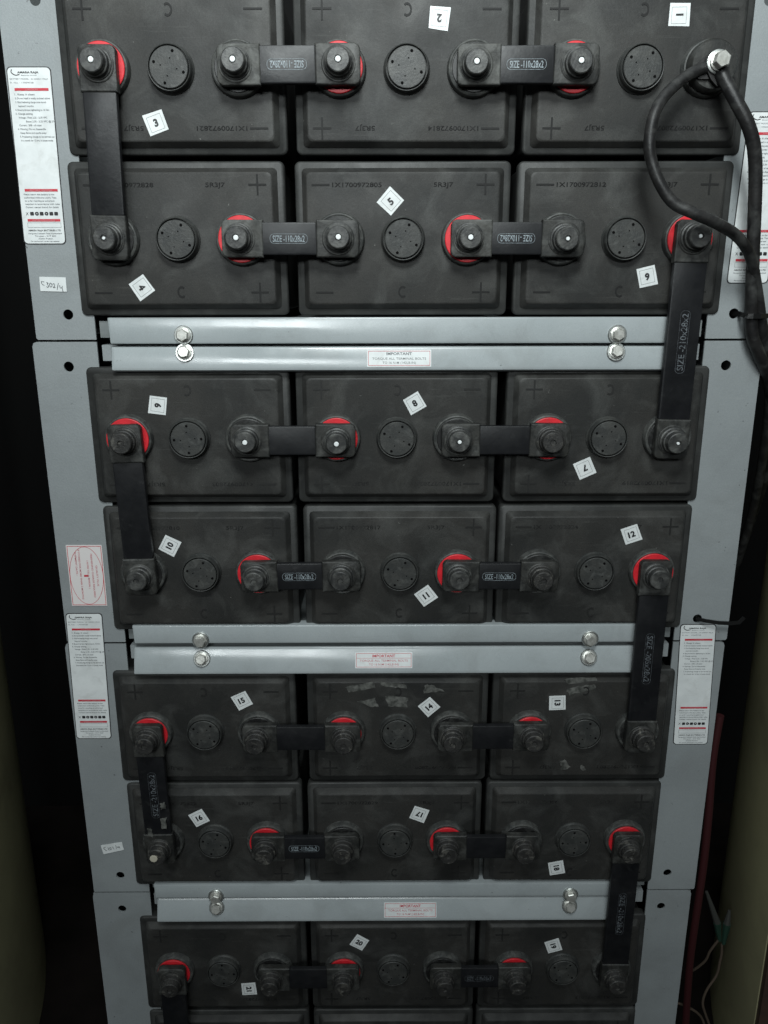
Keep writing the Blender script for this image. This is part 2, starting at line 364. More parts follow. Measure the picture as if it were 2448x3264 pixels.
def marks(g):
    y0, y1, t = -.0070, -.0076, .0008
    for x, z, plus in ((-.0715, .0450, 0), (.0715, .0450, 1), (-.0700, -.0450, 0), (.0700, -.0450, 1)):
        g.box(x-.0078, x+.0078, y0, y1, z-t, z+t)
        if plus:
            g.box(x-t, x+t, y0, y1, z-.0085, z-t-.00001); g.box(x-t, x+t, y0, y1, z+t+.00001, z+.0085)
    n = 14                                   # the letter C low in the middle
    a = [R(50+260*i/n) for i in range(n+1)]
    vs = [(.0035*k*math.cos(q), y, -.0445+.0045*k*math.sin(q)) for q in a for k in (1.15, .75) for y in (y0, y1)]
    fs = []
    for i in range(n):
        p = i*4; fs += [(p+1, p+3, p+7, p+5), (p, p+4, p+5, p+1), (p+2, p+3, p+7, p+6)]
    g.add(vs, fs)
def boss_mesh(side):
    g = G(); g.add(*lathe([(.0228, -.0060), (.0226, -.0080), (.0219, -.0122), (.0213, -.0134), (.0203, -.0139), (.0192, -.0134)], 48))
    return g.mesh('terminal_boss', 22, M_boss)
ME_CASE, ME_LID, ME_BOSS = case_mesh(), lid_mesh(), boss_mesh(0)
ME_LIDF = ME_LID.copy(); ME_LIDF.materials[1] = M_markf
def disc(name, r, y0, y1, m, n=40):
    g = G(); g.add(*lathe([(r, y0), (r, y1+.0003), (r-.0005, y1)], n)); return g.mesh(name, 30, m)
ME_REDS = disc('red_seal', .0196, -.0110, -.0152, M_red, 56); ME_REDL = disc('red_seal', .0184, -.0110, -.0150, M_red, 56); ME_BLKS = disc('black_seal', .0188, -.0110, -.0146, M_blackseal, 56)
ME_LEAD = disc('lead_terminal', .0105, -.0130, -.0190, M_lead)
def plug_mesh():
    g = G(); g.add(*lathe([(.0198, -.0055), (.0195, -.0085), (.0186, -.0100), (.0184, -.0128), (.0180, -.0150), (.0176, -.0157), (.0171, -.0155), (.0169, -.0120), (.0162, -.0120), (.0160, -.0156), (.0155, -.0161), (.0120, -.01615), (.001, -.01615)], 48))
    return g.mesh('vent_plug', 20, M_plug)
def plughole_mesh():  # black studs standing slightly proud, painting the dark of the holes
    g = G()
    for k in range(4):
        a = R(72+90*k); g.add(*lathe([(.00125, -.0150), (.00125, -.0163)], 10, .0126*math.cos(a), .0126*math.sin(a)))
        a = R(78+90*k); g.add(*lathe([(.00060, -.0150), (.00060, -.0163)], 8, .0068*math.cos(a), .0068*math.sin(a)))
    return g.mesh('painted_plug_holes', 0, M_hole)
ME_PLUG, ME_PH = plug_mesh(), plughole_mesh()
STICK = {1: (2166, 47, 1, 91), 2: (1400, 58, -5, 175), 3: (497, 391, 19, 19), 4: (452, 916, 34, -56), 5: (1245, 642, 47, 40), 6: (2063, 882, 14, 194),
         7: (1864, 1492, 25, 205), 8: (1322, 1285, 31, 31), 9: (503, 1292, -9, 81), 10: (541, 1739, -29, 61), 11: (1358, 1899, 36, 216), 12: (2013, 1703, 21, 21),
         13: (1777, 2240, 2, -88), 14: (1368, 2253, 42, 42), 15: (770, 2233, 27, 24), 16: (635, 2607, 28, 24), 17: (1336, 2595, -21, 159), 18: (1774, 2766, 12, -78),
         19: (1764, 3015, 18, -72), 20: (1145, 3004, -32, -32), 21: (794, 3152, 4, -86)}
NUM = [[3, 2, 1], [4, 5, 6], [9, 8, 7], [10, 11, 12], [15, 14, 13], [16, 17, 18], [21, 20, 19], [0, 0, 0]]
ORD = ['top', 'second', 'third', 'fourth', 'fifth', 'sixth', 'seventh', 'lowest']
COLN = ['left', 'middle', 'right']
SERIAL = ['1X17009728%02d' % k for k in range(30)]
for r in range(8):
    for c in range(3):
        n = NUM[r][c]; x = ROWX[r][c]; zc = ROWZ[r]+Z0
        lab = ('black battery with white sticker numbered %d, %s of the %s row' % (n, COLN[c], ORD[r])) if n else \
              'black battery without sticker cut off by the photo bottom, %s one' % COLN[c]
        b = empty('battery', (x, 0, zc-CH/2), lab, 'battery', 'battery cells stacked in the rack')
        ry = math.pi if r % 2 == 0 else 0
        ctr = (0, 0, CH/2); jt = random.uniform(-.002, .002)
        link('case', ME_CASE, None, b, ctr, (0, ry+jt, 0))
        lid = link('lid', ME_LID if r < 2 else ME_LIDF, None, b, ctr, (0, ry+jt, 0))
        g = G(); ser = SERIAL[(n*7) % 30]
        put_text(g, ser, -.0400, .0450, .0036, -.0074, bold=.02, width=.043)
        put_text(g, '5R3J7', .0350, .0450, .0036, -.0074, bold=.02, width=.017)
        link('stamped_serial', g.mesh('stamped_serial', 0, M_stamp if 0 < n < 7 else M_stampf), None, lid)
        plus_right = (ry == 0)
        for s in (-1, 1):
            red = (s > 0) == plus_right
            bo = link('terminal_boss', ME_BOSS, None, b, (s*.0562, 0, CH/2))
            if n == 1 and not red:
                pass
            link('seal_disc', (ME_REDS if r < 4 else ME_REDL) if red else ME_BLKS, None, bo)
            link('lead_post', ME_LEAD, None, bo)
        pl = link('vent_plug', ME_PLUG, None, b, ctr, (0, random.choice([0, .1, -.35, .3])+ry, 0))
        link('painted_plug_holes', ME_PH, None, pl)
        if n:
            u, v, ts, ta = STICK[n]; p = at(u, v, -.0073); s = .0168
            g = G(); q = []
            sd = random.Random(n)
            cs, sn = math.cos(R(ts)), math.sin(R(ts))
            def rr2(px, pz): return (px*cs-pz*sn, px*sn+pz*cs)
            h = s/2; j = lambda: sd.uniform(-.0005, .0005)
            quad = [rr2(-h+j(), -h+j()), rr2(h+j(), -h+j()), rr2(h+j(), h+j()), rr2(-h+j(), h+j())]
            g.add(*loft([(quad, 0), (quad, -.00022)]))
            st = link('number_sticker', g.mesh('number_sticker', 0, M_paper), None, b, p-b.location)
            fr_ = G(); hh = h-.0022; ox, oz = j(), j()
            a_, b_ = flat([(-hh+ox, -hh+oz), (hh+ox, -hh+oz), (hh+ox, hh+oz), (-hh+ox, hh+oz)], -.00032, .00028)
            fr_.add([(*rr2(v_[0], v_[2]), 0)[:2] and (rr2(v_[0], v_[2])[0], v_[1], rr2(v_[0], v_[2])[1]) for v_ in a_], b_)
            link('border_line', fr_.mesh('border_line', 0, M_line), None, st)
            tg = G(); put_text(tg, str(n), 0, 0, .0056, -.00034, ta, bold=.05)
            link('numeral', tg.mesh('numeral', 0, M_print), None, st)
        # torn tape and scuffs on two of the cells
        if n in (14, 13):
            pats = {14: [((1100, 2190), (1190, 2173), (1195, 2192), (1110, 2206)), ((1208, 2173), (1290, 2180), (1300, 2196), (1215, 2186)), ((1355, 2183), (1375, 2183), (1417, 2203), (1350, 2210)),
                         ((1140, 2238), (1195, 2225), (1206, 2253), (1180, 2252)), ((1226, 2217), (1300, 2225), (1298, 2256), (1236, 2250))],
                    13: [((1786, 2427), (1800, 2422), (1820, 2445), (1790, 2455)), ((1850, 2440), (1862, 2442), (1866, 2455), (1852, 2455)), ((1800, 2165), (1895, 2158), (1905, 2170), (1810, 2180)), ((1806, 2200), (1830, 2190), (1895, 2182), (1900, 2195), (1815, 2215))]}[n]
            for pt in pats:
                P = [at(u_, v_, -.0074) for u_, v_ in pt]; out = []
                for i in range(len(P)):
                    a1, b1 = P[i], P[(i+1) % len(P)]
                    for k in range(5): out.append(a1.lerp(b1, k/5)+Vector((random.uniform(-.0008, .0008), 0, random.uniform(-.0008, .0008))))
                g = G(); ring = [(q.x-b.location.x, q.z-b.location.z) for q in out]
                g.add(*loft([(ring, -.0070), (ring, -.00745)])); link('torn_tape', g.mesh('torn_tape', 0, M_tape), None, b)
# ------------------------------------------------------------------ busbars between terminals
YP = -.0245
def shroud_mesh(w0, w1, h):
    """end cover over a terminal: bolt at x=0, outer side -x with cut corners, inner side +x"""
    def pts(e):
        c = .0040
        return [(w1-e, -h+e), (w1-e, h-e), (-w0+e+c, h-e), (-w0+e+c*.35, h-e-c*.35), (-w0+e, h-e-c), (-w0+e, -h+e+c), (-w0+e+c*.35, -h+e+c*.35), (-w0+e+c, -h+e)]
    g = G(); g.add(*loft([(pts(0), -.0172), (pts(0), YP+.0010), (pts(.0005), YP+.0003), (pts(.0012), YP)]))
    g.add(*lathe([(.0142, YP+.001), (.0140, YP-.0004), (.0132, YP-.0008)], 36))
    return g.mesh('end_shroud', 22, M_shroud)
def cap_mesh(m):
    g = G(); g.add(*lathe([(.0128, YP-.0002), (.0125, YP-.0016), (.0114, YP-.0022), (.0109, YP-.0060), (.0099, YP-.0066), (.0094, YP-.0124), (.0086, YP-.0131), (.0030, YP-.0131), (.0024, YP-.0118)], 36))
    return g.mesh('bolt_cap', 22, m)
ME_SHR = shroud_mesh(.0150, .0205, .0154); ME_SHR2 = shroud_mesh(.0178, .0190, .0154); ME_SHRD = ME_SHR.copy(); ME_SHRD.materials[0] = M_shroudd; ME_CAP = cap_mesh(M_cap); ME_CAPD = cap_mesh(M_capdirty)
ME_GLINT = disc('cap_glint', .0022, YP-.0110, YP-.0134, M_glint, 12)  # white disc painted on as the window's glint on the cap
ME_TIPB = disc('worn_tip', .0042, YP-.0110, YP-.0137, M_bone, 9)
DOTS = {(0, 0): 1, (0, 1): 1, (0, 2): 1, (0, 3): 1, (0, 4): 1, (1, 0): .6, (1, 1): 1, (1, 2): 1, (1, 3): 1, (1, 4): .7, (1, 5): .7, (2, 1): 1, (2, 2): 1, (2, 3): .8, (2, 5): .6}
def term(r, k):
    c = k//2; return Vector((ROWX[r][c]+(-.0562 if k % 2 == 0 else .0562), 0, ROWZ[r]+Z0))
TEXT2 = {}
def busbar(r1, k1, r2, k2, text, flip, label, group, hh=.0134, long=False):
    A, B = term(r1, k1), term(r2, k2); L = (B-A).length; ang = -math.atan2(B.z-A.z, B.x-A.x)
    o = empty('busbar_link', A, label, 'busbar', group)
    o.rotation_euler = (0, ang+random.uniform(-.006, .006), 0)
    g = G(); w = L-2*.0185
    me = mesh('insulating_sleeve', *bevel_box(w, 2*hh, -.0180, YP+.0012, .0015, .0010), smooth=30, mat=M_sleeve)
    sl = link('insulating_sleeve', me, None, o, (L/2, 0, 0))
    g = G().box(-.010, L+.010, -.0215, -.0195, -.0125, .0125); link('copper_strip', g.mesh('copper_strip', 0, M_lead), None, o)
    for i, (xx, rr_, rk, k) in enumerate(((0, 0, r1, k1), (L, math.pi, r2, k2))):
        sh = link('end_shroud', (ME_SHRD if (rk, k) in ((0, 1), (0, 3), (1, 1), (1, 3), (1, 4), (3, 4)) else ME_SHR) if i == 0 else ME_SHR2, None, o, (xx, 0, 0), (0, rr_+random.uniform(-.012, .012), 0))
        dirty = rk >= 4 or (rk == 3 and k == 4) or (rk == 2 and k in (0, 4))
        cp_ = link('bolt_cap', ME_CAPD if dirty else ME_CAP, None, o, (xx, 0, 0), (random.uniform(-.03, .03), 0, random.uniform(-.03, .03)))
        if (rk, k) in DOTS:
            tp = link('cap_glint', ME_GLINT, None, cp_); tp.scale = (DOTS[(rk, k)], 1, DOTS[(rk, k)])
        if (rk, k) == (5, 0): link('worn_tip', ME_TIPB, None, cp_, (.001, 0, -.003))
    if text:
        tw = .0275 if not long else .050
        g = G(); a = 180 if flip else 0; yy = YP+.0012-.00025
        put_text(g, text, 0, 0, (.0052 if not long else .0056), yy, a, bold=.012, width=tw)
        g.add(*flat(rrect(tw+.0050, .0080 if not long else .0086, .0034), yy, .00025))
        link('size_marking', g.mesh('size_marking', 0, M_sizew if long or r1 == 6 else M_sizep), None, sl)
    return o
T = 'SIZE -110x28x2'
gh = 'short busbars joining neighbouring batteries'; gv = 'long busbars joining one row to the next'
busbar(0, 1, 0, 2, T, True, 'short black busbar with upside down size text joining batteries 3 and 2', gh, .0142)
busbar(0, 3, 0, 4, T, False, 'short black busbar with upright size text joining batteries 2 and 1', gh, .0142)
busbar(1, 1, 1, 2, T, False, 'short black busbar with upright size text joining batteries 4 and 5', gh)
busbar(1, 3, 1, 4, T, True, 'short black busbar with upside down size text joining batteries 5 and 6', gh)
busbar(2, 1, 2, 2, None, 0, 'short plain black busbar joining batteries 9 and 8', gh)
busbar(2, 3, 2, 4, None, 0, 'short plain black busbar joining batteries 8 and 7', gh)
busbar(3, 1, 3, 2, T, False, 'short black busbar with size text joining batteries 10 and 11', gh)
busbar(3, 3, 3, 4, T, False, 'short black busbar with size text joining batteries 11 and 12', gh)
busbar(4, 1, 4, 2, None, 0, 'short plain black busbar joining batteries 15 and 14', gh)
busbar(4, 3, 4, 4, None, 0, 'short plain black busbar joining batteries 14 and 13', gh)
busbar(5, 1, 5, 2, T, False, 'short black busbar with size text joining batteries 16 and 17', gh)
busbar(5, 3, 5, 4, None, 0, 'short plain black busbar joining batteries 17 and 18', gh)
busbar(6, 1, 6, 2, None, 0, 'short plain black busbar joining batteries 21 and 20', gh)
busbar(6, 3, 6, 4, T, False, 'short black busbar with faint size text joining batteries 20 and 19', gh)
busbar(0, 0, 1, 0, None, 0, 'upright black busbar running down from battery 3 to battery 4', gv, .0140)
busbar(2, 0, 3, 0, None, 0, 'upright black busbar running down from battery 9 to battery 10', gv, .0140)
busbar(4, 0, 5, 0, 'SIZE -210x28x2', True, 'upright black busbar with worn print from battery 15 to battery 16', gv, .0140, True)
LASTB = [o_ for o_ in COL.objects if o_.get('label') == 'upright black busbar with worn print from battery 15 to battery 16'][0]
LASTB.rotation_euler = (0, LASTB.rotation_euler.y, 0)
for pt in (((469, 2641), (486, 2643), (487, 2668), (472, 2664)), ((512, 2609), (530, 2607), (531, 2640), (515, 2643)), ((511, 2562), (526, 2560), (528, 2578), (513, 2581))):
    P = [at(u_, v_, YP) for u_, v_ in pt]; out = []
    for i in range(4):
        for k in range(4): out.append(P[i].lerp(P[(i+1) % 4], k/4)+Vector((random.uniform(-.0009, .0009), 0, random.uniform(-.0009, .0009))))
    Mi = (Matrix.Translation(LASTB.location) @ LASTB.rotation_euler.to_matrix().to_4x4()).inverted()
    ring = [((Mi @ q).x, (Mi @ q).z) for q in out]
    g = G(); g.add(*loft([(ring, YP+.0008), (ring, YP-.0005)])); link('dried_residue', g.mesh('dried_residue', 0, M_tape), None, LASTB)
busbar(6, 0, 7, 0, None, 0, 'upright black busbar running down from battery 21 out of the photo', gv, .0140)
busbar(1, 5, 2, 5, 'SIZE -210x28x2', True, 'long black busbar crossing the grey bars from battery 6 to battery 7', gv, .0145, True)
busbar(3, 5, 4, 5, 'SIZE -205x28x2', False, 'long black busbar crossing the grey bars from battery 12 to battery 13', gv, .0145, True)
busbar(5, 5, 6, 5, 'SIZE -210x28x2', False, 'long black busbar crossing the grey bars from battery 18 to battery 19', gv, .0145, True)
# ------------------------------------------------------------------ power cables on battery 1
TB = term(0, 5)
bolt_at = at(2289, 190, -.040)
def path(pts, conv=True): return [at(u, v, y) for u, v, y in pts]
def cable(name, pts, r, m, label, cat='cable', group=None, extra=None):
    P = path(pts) if not isinstance(pts[0], Vector) else pts
    o = empty(name, P[-1], label, cat, group)
    g = G(); g.add(*tube(P, r)); wchild('jacket', g, m, o, 60)
    return o
cA = cable('power_cable', [(2262, 212, -.026), (2215, 228, -.028), (2168, 258, -.032), (2114, 312, -.040), (2082, 376, -.046), (2070, 456, -.048), (2078, 518, -.048), (2106, 590, -.050), (2148, 648, -.052), (2212, 680, -.054), (2285, 712, -.052),
    (2346, 750, -.044), (2384, 800, -.034), (2402, 860, -.024), (2414, 930, -.018), (2424, 1000, -.012), (2436, 1090, -.004), (2452, 1200, .010), (2440, 1400, .06), (2380, 1700, .16), (2250, 2100, .30), (2150, 2600, .36), (2050, 3300, .38)],
    .0047, M_cable, 'black power cable looping left of battery 1 before joining the other')
cB = cable('power_cable', [(2296, 224, -.030), (2312, 258, -.033), (2346, 322, -.038), (2382, 392, -.040), (2402, 462, -.038), (2408, 545, -.034), (2406, 657, -.030), (2402, 760, -.026), (2399, 850, -.022), (2396, 940, -.018), (2394, 1010, -.014),
    (2398, 1070, -.012), (2420, 1130, -.008), (2446, 1200, .004), (2462, 1320, .04), (2440, 1500, .10), (2380, 1700, .20), (2250, 2100, .34), (2140, 2600, .40), (2030, 3300, .42)],
    .0056, M_cable, 'black power cable dropping straight from battery 1 down the right side')
def lug(parent, ctr, d, y):
    """flattened ring tongue with a short barrel; ctr bolt centre, d direction of the cable"""
    d = Vector((d[0], 0, d[1])).normalized(); n = Vector((-d.z, 0, d.x)); g = G(); ring = []
    for k in range(19):
        a = R(90+180*k/18); q = ctr+d*(.0098*math.cos(a))+n*(.0098*math.sin(a)); ring.append((q.x, q.z))
    for dd, ww in ((.010, -.0080), (.017, -.0046), (.017, .0046), (.010, .0080)):
        q = ctr+d*dd+n*ww; ring.append((q.x, q.z))
    g.add(*loft([(ring, y+.0024), (ring, y)]))
    wchild('ring_lug', g, M_lug, parent, 30)
lug(cA, TB, (-.88, -.42), -.0268); lug(cB, TB, (.22, -.60), -.0297)
tb = empty('terminal_bolt', TB+Vector((0, -.03, 0)), 'bright steel bolt clamping both cable ends onto battery 1', 'bolt')
g = G(); g.add(*lathe([(.0092, -.0298), (.0092, -.0318), (.0086, -.0322), (.004, -.0322)], 36)); wchild('washer', G().add([(v[0]+TB.x, v[1], v[2]+TB.z) for v in g.v], g.f), M_steel, tb)
g = G(); g.add(*lathe([(.0074, -.0322), (.0074, -.0345), (.0064, -.0350)], 36))
hx = [(.0066*math.cos(R(60*k+20)), .0066*math.sin(R(60*k+20))) for k in range(6)]; hs = [(p[0]*.88, p[1]*.88) for p in hx]
g.add(*loft([(hx, -.0345), (hx, -.0408), (hs, -.0418)])); wchild('bolt_head', G().add([(v[0]+TB.x, v[1], v[2]+TB.z) for v in g.v], g.f), M_steelw, tb)
# black insulating ring under the lugs
g = G(); g.add(*lathe([(.0200, -.0140), (.0198, -.0215), (.0180, -.0240), (.0120, -.0242)], 44)); 
cv = empty('terminal_collar', TB+Vector((0, -.014, 0)), 'black round insulating collar behind the bare bolt on battery 1', 'collar')
wchild('collar_ring', G().add([(v[0]+TB.x, v[1], v[2]+TB.z) for v in g.v], g.f), M_shroud, cv)
# ------------------------------------------------------------------ ties
def strap(name, pts, w, th, label):
    P = [Vector(p) for p in pts]; o = empty(name, P[0], label, 'cable tie'); g = G(); vs = []; fs = []
    for i, p in enumerate(P):
        t = (P[min(i+1, len(P)-1)]-P[max(i-1, 0)]).normalized(); n = Vector((0, -1, 0)); n = (n-t*n.dot(t)).normalized() if abs(n.dot(t)) < .98 else Vector((1, 0, 0)); b = t.cross(n).normalized()
        vs += [p+b*w/2+n*th/2, p-b*w/2+n*th/2, p-b*w/2-n*th/2, p+b*w/2-n*th/2]
    for i in range(len(P)-1):
        for k in range(4): fs.append((i*4+k, i*4+(k+1) % 4, (i+1)*4+(k+1) % 4, (i+1)*4+k))
    fs += [(0, 1, 2, 3), tuple(range(len(P)*4-4, len(P)*4))]
    g.add(vs, fs); wchild('strap', g, M_tie, o, 0); return o
h1 = at(2342, 999, .004)
strap('cable_tie', [h1+Vector((0, .012, 0)), h1+Vector((.002, -.004, 0)), at(2368, 1004, -.012), at(2386, 1008, -.0205), at(2400, 1008, -.022), at(2424, 1008, -.0195), at(2452, 1006, -.010), at(2466, 1004, .004)], .0042, .0014,
      'black cable tie binding both cables to the upper hole on the right')
h2 = at(2216, 1971, .004)
strap('cable_tie', [h2+Vector((-.001, .012, .001)), h2+Vector((.001, -.001, 0)), at(2250, 1979, -.004), at(2290, 1985, -.006), at(2330, 1987, -.006), at(2356, 1984, -.006), at(2372, 1968, -.006)], .0036, .0014,
      'black cable tie with loose end poking from the hole above the right label')
# ------------------------------------------------------------------ red cable, wires and clips at the right
cable('red_cable', [(2295, 2280, .035), (2272, 2420, .035), (2258, 2600, .035), (2243, 2750, .035), (2226, 2870, .036), (2210, 2980, .038), (2196, 3100, .042), (2183, 3300, .045)], .0045, M_redcab, 'dull red cable running down behind the lower right post')
wires = [[(2290, 2996, .08), (2263, 3032, .085), (2248, 3062, .09), (2214, 3090, .10), (2190, 3100, .11)],
         [(2301, 3010, .08), (2300, 3040, .08), (2294, 3068, .08), (2284, 3108, .08), (2252, 3157, .08), (2240, 3197, .08), (2250, 3236, .08), (2270, 3290, .08)],
         [(2140, 3192, .06), (2162, 3198, .06), (2190, 3209, .06), (2222, 3228, .065), (2240, 3252, .07), (2250, 3290, .07)]]
wl = ['thin pale wire hanging left from the green clips', 'thin yellowish wire curling down below the green clips', 'thin pale wire crossing low behind the right post']
for w_, l_ in zip(wires, wl): cable('thin_wire', w_, .0016, M_wire, l_, 'wire', 'loose wires in the lower right corner')
for a_, b_, c_, l_ in (((2252, 2842), (2286, 2940), (2294, 2998), 'left green and grey clip on the loose wires at right'), ((2325, 2902), (2317, 2944), (2306, 3008), 'right green and grey clip on the loose wires at right')):
    A, B, C = at(*a_, .08), at(*b_, .08), at(*c_, .08)
    o = empty('wire_clip', C, l_, 'clip', 'green clips in the lower right corner')
    g = G(); g.add(*tube([A, A.lerp(B, .5), B], lambda t: .0018+.0026*t, 8)); wchild('grip', g, M_grip, o)
    g = G(); g.add(*tube([B, B.lerp(C, .5), C], lambda t: .0050-.0026*t, 8)); wchild('clip_body', g, M_green, o)
# ------------------------------------------------------------------ stickers on the rack
def quadpt(c, s, t):
    """bilinear point of the four world corners TL TR BR BL"""
    return c[0].lerp(c[1], s).lerp(c[3].lerp(c[2], s), t)
def sheet(name, corners, y, mtl, parent, thick=.0004, r=.0):
    TLc, TRc, BRc, BLc = corners; cx = sum((p.x for p in corners))/4; cz = sum((p.z for p in corners))/4
    w = (TRc.x-TLc.x+BRc.x-BLc.x)/2; h = (TLc.z-BLc.z+TRc.z-BRc.z)/2; sk = ((TLc.x+TRc.x)-(BLc.x+BRc.x))/2/h
    pts = rrect(w, h, max(r, .0003), 4); pts = [(cx+p[0]+p[1]*sk, cz+p[1]) for p in pts]
    g = G(); g.add(*loft([(pts, y+thick), (pts, y)])); o = wchild(name, g, mtl, parent, 0)
    def loc(s, t):   # s,t in 0..1 from the top left -> x,z relative to the parent
        X = (s-.5)*w; Zz = (.5-t)*h; return (cx+X+Zz*sk, cz+Zz)
    return o, loc, w, h
def on_sheet(o, parent, name, g, m):
    me = g.mesh(name, 0, m); me.transform(Matrix.Translation(-Vector(parent.matrix_basis.translation)))
    return link(name, me, m, o)
LINES = [('1. Keep it clean', .12, .47), ('2. Do not install in totally enclosed cabinet', .12, .83), ('3. Give freshening charge once stored', .12, .72), ('    beyond 3 months', .18, .36), ('4. Ensure torque tightening to 16 Nm', .10, .80),
         ('5. Charge setting', .10, .40), ('Voltage : Float 2.25 - 2.30 VPC', .16, .68), ('Boost 2.30 - 2.35 VPC @ 27C', .33, .70), ('Current : 20% - of rated', .16, .52), ('6. Warning : Do not disassemble', .12, .66), ('    Keep flame and sparks away', .17, .62),
         ('7. Freshening charge to be carried out', .15, .82), ('    in a month for 12 hrs. in boost mode', .17, .76)]
def instruction_label(corners, y, parent, lab, fold=0):
    c3 = [at(u, v, y) for u, v in corners]
    bo, _, _, _ = sheet('instruction_label', [c3[0]+Vector((-.0008, 0, .0008)), c3[1]+Vector((.0008, 0, .0008)), c3[2]+Vector((.0008, 0, -.0008)), c3[3]+Vector((-.0008, 0, -.0008))], y+.0003, M_print, parent, .0003, .0035)
    bo['label'] = lab
    o, loc, w, h = sheet('label_paper', c3, y, M_paper, parent, .0002, .0032)
    o.parent = bo
    gk = G(); gg = G(); gk2 = G(); gg2 = G(); ge = G(); grs = [G(), G(), G()]; gi = G(); yy = y-.0002; k = h/.163
    def L(s): return s*h
    def tx(g, s, sx_, t, size, wd, bold=0.0, al='LEFT'):
        if t > .5: g = gk2 if g is gk else gg2
        X, Zz = loc(sx_, t)
        if al == 'LEFT': put_text(g, s.strip(), X+wd*w/2, Zz, size*h, yy, 0, bold, width=wd*w)
        else: put_text(g, s, X, Zz, size*h, yy, 0, bold, width=wd*w)
    tx(gk, 'AMARA RAJA', .48, .026, .0105, .50, .03, 'C'); 
    X, Zz = loc(.18, .024)          # small swoosh emblem
    ge.add(*tube([(X-.0028, yy+.0003, Zz+.002), (X-.0032, yy+.0003, Zz-.0005), (X, yy+.0003, Zz-.0025), (X+.0035, yy+.0003, Zz-.0020)], .0004, 5, 4))
    tx(gg, 'Batteries Limited', .50, .042, .006, .36, 0, 'C')
    tx(gg, 'BATTERY MODEL : 2V 600AH VRLA', .04, .062, .0075, .90); tx(gg, 'Sl. No. : 17009728', .04, .082, .0075, .55)
    for t, g_ in zip((.119, .686, .862), grs):
        a = loc(.13, t-.0075); b = loc(.93, t-.0075); c = loc(.93, t+.0075); d = loc(.13, t+.0075)
        g_.add(*flat([d, c, b, a], yy))
    for s_, t in (('CAUTION', .119), ('BATTERY DISPOSAL', .686), ('INSTALLATION DATE', .862)):
        X, Zz = loc(.53, t); put_text(gi, s_, X, Zz, .0085*h, yy-.00012, 0, .02, width=w*(.28 if s_ == 'CAUTION' else .55))
    for i, (s_, x0, wd) in enumerate(LINES): tx(gg, s_, x0, .146+i*.0213, .0098, wd, .012)
    for i, (s_, wd) in enumerate((('Please return this battery to the', .74), ('authorised collection point. Take', .78), ('to us for recycling as authorised', .72), ('recyclers in accordance with rules', .84), ('Contact nearest branch for details', .80))):
        tx(gg, s_, .10+i*.004, .710+i*.0187, .0090, wd, .012)
    X, Zz = loc(.135, .823); put_text(gk2, 'X', X, Zz, .018*h, yy)
    for i in range(1, 7):
        X, Zz = loc(.135+i*.118, .823); q = .0105*h; qx = .046*w
        a_, b_ = flat(rrect(2*qx, 2*q, .0006, 2), yy) if i not in (2, 4) else flat(rrect(2*qx, 2*q, .0012, 2), yy, .0011)
        gk2.add([(v_[0]+X, v_[1], v_[2]+Zz) for v_ in a_], b_)
    a = loc(.12, .876); b = loc(.94, .876); c = loc(.94, .905); d = loc(.12, .905); gg2.add(*flat([d, c, b, a], yy, .0002))
    tx(gk, 'AMARA RAJA BATTERIES LTD', .12, .922, .0095, .80, .015)
    for i, (s_, x0, wd) in enumerate((('Renigunta-Cuddapah Road, Karakambadi', .12, .82), ('Tirupati - 517 520', .27, .52), ('Andhra Pradesh', .35, .36), ('For service and contact see website', .16, .70))): tx(gg, s_, x0, .940+i*.0155, .0078, wd, .01)
    on_sheet(bo, parent, 'heading', gk, M_print); on_sheet(bo, parent, 'emblem', ge, M_print); on_sheet(bo, parent, 'symbols', gk2, M_print)
    on_sheet(bo, parent, 'instructions', gg, M_thin); on_sheet(bo, parent, 'address', gg2, M_thin); [on_sheet(bo, parent, 'red_bar', gr, M_redp) for gr in grs]; on_sheet(bo, parent, 'pale_print', gi, M_redl)
instruction_label([(23, 215), (157, 215), (209, 776), (78, 776)], .0019, frames[0], 'white instruction label on the upper left post')
instruction_label([(2392, 358), (2522, 358), (2446, 901), (2317, 901)], .0019, frames[0], 'white instruction label behind the cables on the right post')
instruction_label([(209, 1957), (324, 1957), (352, 2353), (247, 2353)], .0019, frames[2], 'white instruction label across the seam of the left post')
instruction_label([(2172, 1992), (2281, 1992), (2254, 2371), (2147, 2371)], .0019, frames[2], 'white instruction label across the seam of the right post')
